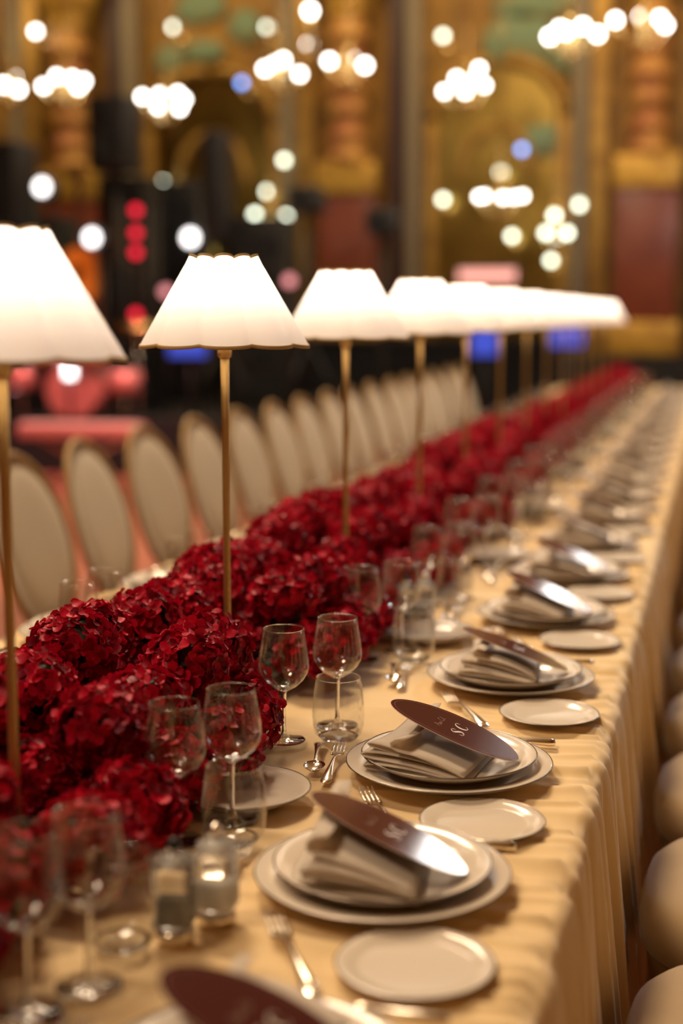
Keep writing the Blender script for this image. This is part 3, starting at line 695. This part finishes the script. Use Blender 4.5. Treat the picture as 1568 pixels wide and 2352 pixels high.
# ------------------------------------------------------------------ place settings, right side
YS = [1.13, 1.63, 2.08, 2.638, 3.22, 3.76] + [4.30 + .545 * k for k in range(17)]
YS = [y for y in YS if y < 13.6]
first = {}
def put(proto, key, loc, rz, label, rot=None):
    if key not in first:
        first[key] = 1; proto.location = loc; proto.rotation_euler = rot if rot else (0, 0, rz); proto['label'] = label; return proto
    return dup(proto, loc, rz, label, rot)
TILT = [20, 21.5, 20.3, 19.7, 23.5, 21.8, 20.5, 19, 22, 18, 21, 20, 22, 19, 21, 20, 18, 22, 20, 21, 19, 22, 20]
rnd = random.Random(11)
for i, y in enumerate(YS):
    o_ = ORD[i]; cx = -.376 if i < 3 else -.36; z = TZ
    side = 'right side of the table' if i > 2 else ['at the bottom edge of the view', 'with the glare-struck card', 'in sharp focus'][i]
    where = o_ + ' right-hand setting from the camera'
    put(charger, 'ch', (cx, y, z), rnd.random(), 'wide charger plate with dark rim line, ' + where)
    put(dinner, 'di', (cx, y, z + .0064), rnd.random(), 'dinner plate stacked on the charger, ' + where)
    napkin(i, (cx - .012, y + .004, z + .0115), [-.08, .10, -.12, .1, -.05, .12][i % 6], 'cream pleated napkin on the dinner plate, ' + where)
    tl = math.radians(TILT[i])
    dz = .0700; dx = 0.0
    glare = {1: 'grey glare on its lower half', 4: 'pale glare across it', 5: 'bright white glare'}.get(i, 'matte face')
    put(card, 'ca', (cx + .008, y + .003, z + dz), 0, 'oval burgundy menu card leaning on the napkin, ' + where, rot=(math.radians([2, -4.5, 1.5, -3, 4, 4.5, -4][i] if i < 7 else -3), tl, math.radians([-6, -4, -3, 2, 3, 2, 0][i] if i < 7 else rnd.uniform(-4, 4))))
    put(bread, 'br', (-.29 if i < 3 else -.262, y - .215, z), rnd.random(), 'small bread plate standing just before the ' + where)
    put(kn, 'kn', (cx + .045, y + (.150 if i == 1 else .171), z), PI - .02, 'table knife beyond the plates, ' + where)
    put(fk, 'fk', (cx - .049, y - .223, z), 2.09, 'table fork in front of the plates, ' + where)
    f2 = dup(fk, ((-.556, y - .014, z) if i == 2 else (-.566, y - .01, z)), 0, 'dessert fork with tines pointing away, ' + where, rot=(0, 0, PI / 2 + .13)); f2.scale = (.88, .88, .88)
    put(sp, 'sp', (-.590, y + .010, z), 0, 'dessert spoon with bowl towards the camera, ' + where, rot=(0, 0, -PI / 2 + .22)).scale = (.85, .85, .85)
    gx = [(-.645, y + .09), (-.612, y + .185), (-.585, y + .20)][0:0]
    gl = {0: ((-.648, 1.225), (-.612, 1.292), (-.615, 1.385)), 1: ((-.676, 1.706), (-.628, 1.795), (-.597, 1.714)), 2: ((-.669, 2.175), (-.606, 2.280), (-.582, 2.196))}.get(i)
    if gl is None:
        j = rnd.uniform(-.012, .012); gl = ((-.672 + j, y + .115), (-.608 + j, y + .205), (-.584 - j, y + .125))
    put(wg, 'wg', (*gl[0], z), 0, 'wine glass nearest the flowers, ' + where)
    put(wg, 'wg', (*gl[1], z), 0, 'wine glass farther from the flowers, ' + where)
    put(tum, 'tu', (*gl[2], z), 0, 'clear stemless glass, ' + where)
# left side (mostly behind the flowers)
for i, y in enumerate([1.715 + .545 * k for k in range(16)]):
    where = ORD[i] + ' left-hand setting from the camera'; cx = -1.30; z = TZ
    dup(charger, (cx, y, z), 0, 'charger plate behind the flowers, ' + where)
    dup(dinner, (cx, y, z + .0064), 0, 'dinner plate behind the flowers, ' + where)
    napkin(i + 1, (cx + .012, y, z + .0115), PI + .1, 'cream napkin behind the flowers, ' + where)
    dup(card, (cx - .008, y, z + .0700), 0, 'oval menu card behind the flowers, ' + where, rot=(0, math.radians(20), PI))
    dup(wg, (-1.165, y + .195, z), 0, 'nearer wine glass behind the flowers, ' + where)
    dup(wg, (-1.170, y + .330, z), 0, 'farther wine glass behind the flowers, ' + where)
    dup(tum, (-1.235, y + .260, z), 0, 'stemless glass behind the flowers, ' + where)
for i, (x, y) in enumerate([(-.623, 1.885), (-.584, 2.974)] + [(-.585, 4.02 + 1.09 * k) for k in range(8)]):
    put(centre_plate, 'cp', (x - (.02 if i == 0 else 0), y - (.0 if i else 0), TZ), 0, 'plain side plate near the flowers, %s from the camera' % ORD[i])
for i, (x, y) in enumerate([(-.568, 1.425), (-.655, 3.07), (-.60, 4.78), (-.60, 6.41), (-.60, 8.05), (-.60, 9.7)]):
    put(pm, 'pm', (x, y, TZ), .1, 'clear pepper mill with dark peppercorns, %s from the camera' % ORD[i])
    put(sm_, 'sm', (x + .030, y + .054, TZ), -.05, 'clear salt mill beside its pepper mill, %s from the camera' % ORD[i])

# ------------------------------------------------------------------ table lamps
def table_lamp():
    t = thing('table_lamp', '', 'lamp', (0, 0, 0), 0, 'table lamps down the middle of the table')
    lathe('base', [(1e-4, 0), (.055, 0), (.056, .006), (.05, .010), (.02, .014), (.010, .03), (.0085, .06), (1e-4, .06)], 'brass', t, 32)
    tube('pole', [(0, 0, .02), (0, 0, .06), (0, 0, .11), (0, 0, .30), (0, 0, .50), (0, 0, .640)], [.012, .0105, .0068, .0062, .0068, .0078], 'brass', t, 16)
    lathe('collar', [(.0078, .622), (.0115, .626), (.0125, .634), (.0115, .640), (.013, .646), (.010, .652)], 'brass', t, 20)
    ng, spg = 10, 12; n = ng * spg; z0, z1, r0, r1 = .645, .795, .1455, .0575
    v, f = [], []; nz = 12
    for j in range(nz + 1):
        t_ = j / nz
        for i in range(n):
            a = 2 * PI * i / n; u = (i % spg) / spg; sc = math.sin(u * PI) ** .6
            r = r0 + (r1 - r0) * t_; r *= 1 + (.060 + .060 * t_) * (sc - .65)
            z = z0 + (z1 - z0) * t_
            if j == nz: z += .0060 * sc - .003
            if j == 0: z += .002 - .0035 * sc
            v.append((r * math.cos(a), r * math.sin(a), z))
    for j in range(nz):
        for i in range(n): i2 = (i + 1) % n; f.append((j * n + i, j * n + i2, (j + 1) * n + i2, (j + 1) * n + i))
    sh = py('lamp_shade', v, f, 'shade', t)
    for nm, j in (('bottom_trim', 0), ('top_trim', nz)):
        vv, ff = [], []
        for i in range(n):
            x, y, z = v[j * n + i]; l = math.hypot(x, y); h = .0030 if j == 0 else .0022
            for dr, dz in ((.0012, -h), (.0005, h), (-.0012, h), (-.0012, -h)): vv.append((x * (1 + dr / l), y * (1 + dr / l), z + dz))
        for i in range(n):
            i2 = (i + 1) % n
            for q in range(4): ff.append((i * 4 + q, i2 * 4 + q, i2 * 4 + (q + 1) % 4, i * 4 + (q + 1) % 4))
        py(nm, vv, ff, 'hem', sh)
    v, f = [], []
    for k in range(3):
        a = k * 2.094 + .4; tube_data(v, f, [(0, 0, .70), (.055 * math.cos(a), .055 * math.sin(a), .785)], .0012, 5)
    py('shade_carrier', v, f, 'brass', t)
    lathe('bulb', [(1e-4, .655), (.010, .657), (.012, .675), (.022, .700), (.024, .715), (.016, .732), (1e-4, .738)], 'bulb', t, 20)
    return t
lamp = table_lamp()
LY = [1.545, 2.345, 3.180, 4.03] + [4.815 + .79 * k for k in range(9)]
for i, y in enumerate(LY):
    p = (-.825, y, TZ - .002); lab = 'brass table lamp with lit white scalloped pleated shade, %s from the camera' % ORD[i]
    l = put(lamp, 'lamp', p, 0, lab, rot=(0, 0, .35 * i))
    d = bpy.data.lights.new('lamp_light', 'POINT'); d.energy = 1.65; d.color = (1.0, .87, .74); d.shadow_soft_size = .03
    o = bpy.data.objects.new('lamp_light', d); COL.objects.link(o); o.location = (-.825, y, TZ + .752)

# ------------------------------------------------------------------ hydrangea runner
def petal_verts(v, f, O, U, V_, N_, L, Wd, cup, tw):
    b = len(v); rows = ((0, .12), (.33, .75), (.66, 1.0), (.90, .62))
    for t_, w_ in rows:
        for s in (-1, 0, 1):
            p = O + U * (t_ * L) + V_ * (s * w_ * Wd) + N_ * (cup * (t_ * t_) - .18 * Wd * (0 if s else 1) + tw * s * t_)
            v.append(tuple(p))
    v.append(tuple(O + U * L * 1.0 + N_ * cup * .9))
    for r in range(3):
        for c in range(2): a = b + r * 3 + c; f.append((a, a + 1, a + 4, a + 3))
    f += [(b + 9, b + 10, b + 12), (b + 10, b + 11, b + 12)]
def floret(v, f, P, nrm, rnd, sc=1.0):
    nrm = nrm.normalized(); a = nrm.orthogonal().normalized(); c = nrm.cross(a); ph = rnd.random() * 6.28
    for k in range(4):
        an = ph + k * PI / 2 + rnd.uniform(-.15, .15); U = a * math.cos(an) + c * math.sin(an); V_ = nrm.cross(U)
        L = .0150 * sc * rnd.uniform(.85, 1.15)
        petal_verts(v, f, P + nrm * (.0005 * k), U, V_, nrm, L, L * .52, L * rnd.uniform(-.35, .55), L * rnd.uniform(-.22, .22))
def fib(n, rnd):
    out = []
    for i in range(n):
        z = 1 - (i + .5) / n * 1.62; ph = i * 2.39996 + rnd.uniform(-.25, .25); r = math.sqrt(max(0, 1 - z * z)); out.append(Vector((r * math.cos(ph), r * math.sin(ph), z)))
    return out
FLO = []
for s in range(4):
    v, f = [], []; floret(v, f, Vector((0, 0, 0)), Vector((0, 0, 1)), random.Random(40 + s))
    me = bpy.data.meshes.new('floret'); me.from_pydata(v, [], f); me.polygons.foreach_set('use_smooth', [True] * len(me.polygons)); me.materials.append(M['petal']); FLO.append(me)
BR = .064
BLOOM = []
for s in range(4):
    rr = random.Random(80 + s); v, f = [], []
    for d in fib(135, rr):
        lump = 1 + .07 * math.sin(d.x * 5 + s) * math.sin(d.y * 6 + 2 * s) + rr.uniform(-.09, .05)
        nn = (d + Vector((rr.uniform(-.5, .5), rr.uniform(-.5, .5), rr.uniform(-.5, .5)))).normalized()
        floret(v, f, Vector((d.x * BR * lump, d.y * BR * lump, d.z * BR * .86 * lump)), nn, rr, rr.uniform(.9, 1.25))
    me = bpy.data.meshes.new('hydrangea_bloom'); me.from_pydata(v, [], f); me.polygons.foreach_set('use_smooth', [True] * len(me.polygons)); me.materials.append(M['petal']); BLOOM.append(me)
corev, coref = lathe_data([(1e-4, -.055), (.03, -.045), (.048, -.01), (.050, .02), (.035, .042), (1e-4, .05)], 14)
corem = bpy.data.meshes.new('flower_core'); corem.from_pydata(corev, [], coref); corem.materials.append(M['leaf'])
rnd = random.Random(21)
spots = []
def edge(y): return -.715 + .035 * math.sin(y * 7.0 + 1.2) + .02 * math.sin(y * 13) + .035 * math.exp(-((y - 1.47) / .10) ** 2)
def try_add(row, x, y, z, sc):
    for ly in LY:
        if abs(y - ly) < .085 * sc and abs(x + .825) < .088 * sc: return
    spots.append((x, y, z, sc, row))
y = .80
while y < 6.2:
    e = edge(y)
    try_add('lower right row', e - .015, y, .064, 1.0)
    try_add('lower middle row', -.875 + rnd.uniform(-.01, .01), y + .03, .072, 1.0)
    try_add('lower left row', -1.02 + rnd.uniform(-.02, .02), y + .05, .066, 1.0)
    try_add('upper right row', e - .085, y + .065, .150 + rnd.uniform(-.02, .015), 1.0)
    try_add('upper left row', -.955 + rnd.uniform(-.025, .02), y + .02, .182 + rnd.uniform(-.035, .02), 1.0)
    y += .142
while y < 14.0:
    e = edge(y); try_add('lower right row', e - .03, y, .09, 1.35); try_add('lower left row', -1.0, y + .05, .095, 1.35); try_add('upper middle row', -.88 + rnd.uniform(-.04, .04), y + .12, .155, 1.3)
    y += .24
print('blooms', len(spots))
order = sorted(range(len(spots)), key=lambda i: abs(spots[i][1] - 2.1) + (.4 if spots[i][2] < .1 else 0))
near = set(order[:22])
cnt = 0
CNT = {}
for i, (x, y, z, sc, row) in enumerate(spots):
    rz = rnd.random() * 6.28; rx = rnd.uniform(-.25, .25); ry = rnd.uniform(-.25, .25)
    lj = min(range(13), key=lambda k: abs(LY[k] - y)); CNT[(row, lj)] = CNT.get((row, lj), 0) + 1
    lab = 'deep red hydrangea bloom, %s, %s of those around the %s lamp' % (row, ORD[CNT[(row, lj)] - 1], ORD[lj])
    if i in near:
        t = thing('hydrangea_bloom', lab, 'flower', (x, y, TZ + z), rz, 'red hydrangea blooms of the flower runner'); t.rotation_euler = (rx, ry, rz)
        link('flower_core', corem, None, t)
        rr = random.Random(i)
        for d in fib(120, rr):
            cnt += 1
            o = bpy.data.objects.new('floret', FLO[cnt % 4]); COL.objects.link(o); o.parent = t
            l = 1 + .07 * math.sin(d.x * 5 + i) * math.sin(d.y * 6) + rr.uniform(-.10, .05)
            o.location = (d.x * BR * l, d.y * BR * l, d.z * BR * .86 * l)
            nn = (d + Vector((rr.uniform(-.5, .5), rr.uniform(-.5, .5), rr.uniform(-.5, .5)))).normalized()
            o.rotation_euler = (nn.to_track_quat('Z', 'Y') @ Matrix.Rotation(rr.random() * 6.28, 3, 'Z').to_quaternion()).to_euler()
            s_ = rr.uniform(.95, 1.3); o.scale = (s_, s_, s_)
    else:
        o = bpy.data.objects.new('hydrangea_bloom', BLOOM[i % 4]); COL.objects.link(o); o.location = (x, y, TZ + z); o.rotation_euler = (rx, ry, rz); o.scale = (sc, sc, sc)
        tag(o, lab, 'flower', 'red hydrangea blooms of the flower runner')
tr = thing('flower_tray', 'low dark tray under the hydrangea runner', 'tray', (-.87, 7.5, TZ))
for k in range(16): box('tray_section', (0, -6.5 + k * .83 + .4, .020), (.22, .80, .040), 'leaf', tr, .006)

# ------------------------------------------------------------------ chairs
def chair_():
    t = thing('dining_chair', '', 'chair', (0, 0, 0), 0, 'medallion-back dining chairs')     # faces +x, origin at seat centre on the floor
    # seat cushion: superellipse plan, domed
    def sup(n, a, b, e=3.2):
        return [(a * math.copysign(abs(math.cos(q)) ** (2 / e), math.cos(q)), b * math.copysign(abs(math.sin(q)) ** (2 / e), math.sin(q))) for q in [2 * PI * k / n for k in range(n)]]
    n = 48; pl = sup(n, .235, .245); v, f = [], []
    rings = [(.93, .405), (1.0, .42), (1.01, .45), (.97, .48), (.88, .500), (.65, .512), (.3, .517), (.02, .518)]
    for s, z in rings:
        for x, y in pl: v.append((x * s, y * s, z))
    for j in range(len(rings) - 1):
        for i in range(n): i2 = (i + 1) % n; f.append((j * n + i, j * n + i2, (j + 1) * n + i2, (j + 1) * n + i))
    f.append(tuple(range(n - 1, -1, -1))); f.append(tuple((len(rings) - 1) * n + i for i in range(n)))
    py('seat', v, f, 'seat_cloth', t)
    v, f = [], []
    for z, s in ((.35, .93), (.41, .97)):
        for x, y in pl: v.append((x * s, y * s, z))
    for i in range(n): i2 = (i + 1) % n; f.append((i, i2, n + i2, n + i))
    f.append(tuple(range(n - 1, -1, -1))); f.append(tuple(n + i for i in range(n)))
    py('seat_rail', v, f, 'chair_wood', t)
    # oval back, leaning to -x
    rec = math.radians(15); cz, ca, cb = .705, .238, .300
    def onback(y, h, d):                             # y across, h up from the oval centre, d towards +x
        X = -.27; return (X - (h + .27) * math.sin(rec) + d * math.cos(rec) + .02 * (1 - (y / .25) ** 2) * -1, y, cz + h * math.cos(rec) + d * math.sin(rec))
    v, f = [], []; N = 40; R8 = 8
    for sgn in (1, -1):
        for j in range(R8 + 1):
            r = j / R8
            for k in range(N):
                a = 2 * PI * k / N; v.append(onback(ca * r * .93 * math.cos(a), cb * r * .93 * math.sin(a), sgn * (.028 * math.sqrt(max(0, 1 - r ** 2.6)) + .004)))
    m_ = (R8 + 1) * N
    for lay in (0, 1):
        for j in range(R8):
            for k in range(N): k2 = (k + 1) % N; q = (lay * m_ + j * N + k, lay * m_ + j * N + k2, lay * m_ + (j + 1) * N + k2, lay * m_ + (j + 1) * N + k); f.append(q if lay else q[::-1])
    for k in range(N): k2 = (k + 1) % N; f.append((R8 * N + k, R8 * N + k2, m_ + R8 * N + k2, m_ + R8 * N + k))
    py('backrest', v, f, 'upholstery', t)
    v, f = [], []; tube_data(v, f, [onback(ca * math.cos(2 * PI * k / 40), cb * math.sin(2 * PI * k / 40), 0) for k in range(41)], .013, 8, False)
    py('back_frame', v, f, 'chair_wood', t)
    for s in (-1, 1):
        tube('back_post', [(-.21, s * .15, .38), onback(s * .13, -.26, 0)], .016, 'chair_wood', t)
        tube('leg', [(.19, s * .19, .36), (.19, s * .19, .30), (.20, s * .195, .0)], [.024, .022, .012], 'chair_wood', t, 12)
        tube('leg', [(-.19, s * .17, .36), (-.20, s * .17, .28), (-.26, s * .18, .0)], [.022, .02, .013], 'chair_wood', t, 12)
    return t
chair = chair_()
for i, y in enumerate([3.08 + .562 * k for k in range(18)]):
    put(chair, 'chr', (-1.80 + rnd.uniform(-.012, .012), y + rnd.uniform(-.02, .02), 0), rnd.uniform(-.05, .05), 'cream medallion-back chair across the table, %s from the camera along its row' % ORD[i])
for i, y in enumerate([1.34 + .54 * k for k in range(22)]):
    put(chair, 'chr', (.142, y - .02, 0), PI + rnd.uniform(-.03, .03), 'beige cushioned chair at the right-hand table side, %s along its row' % ORD[i])
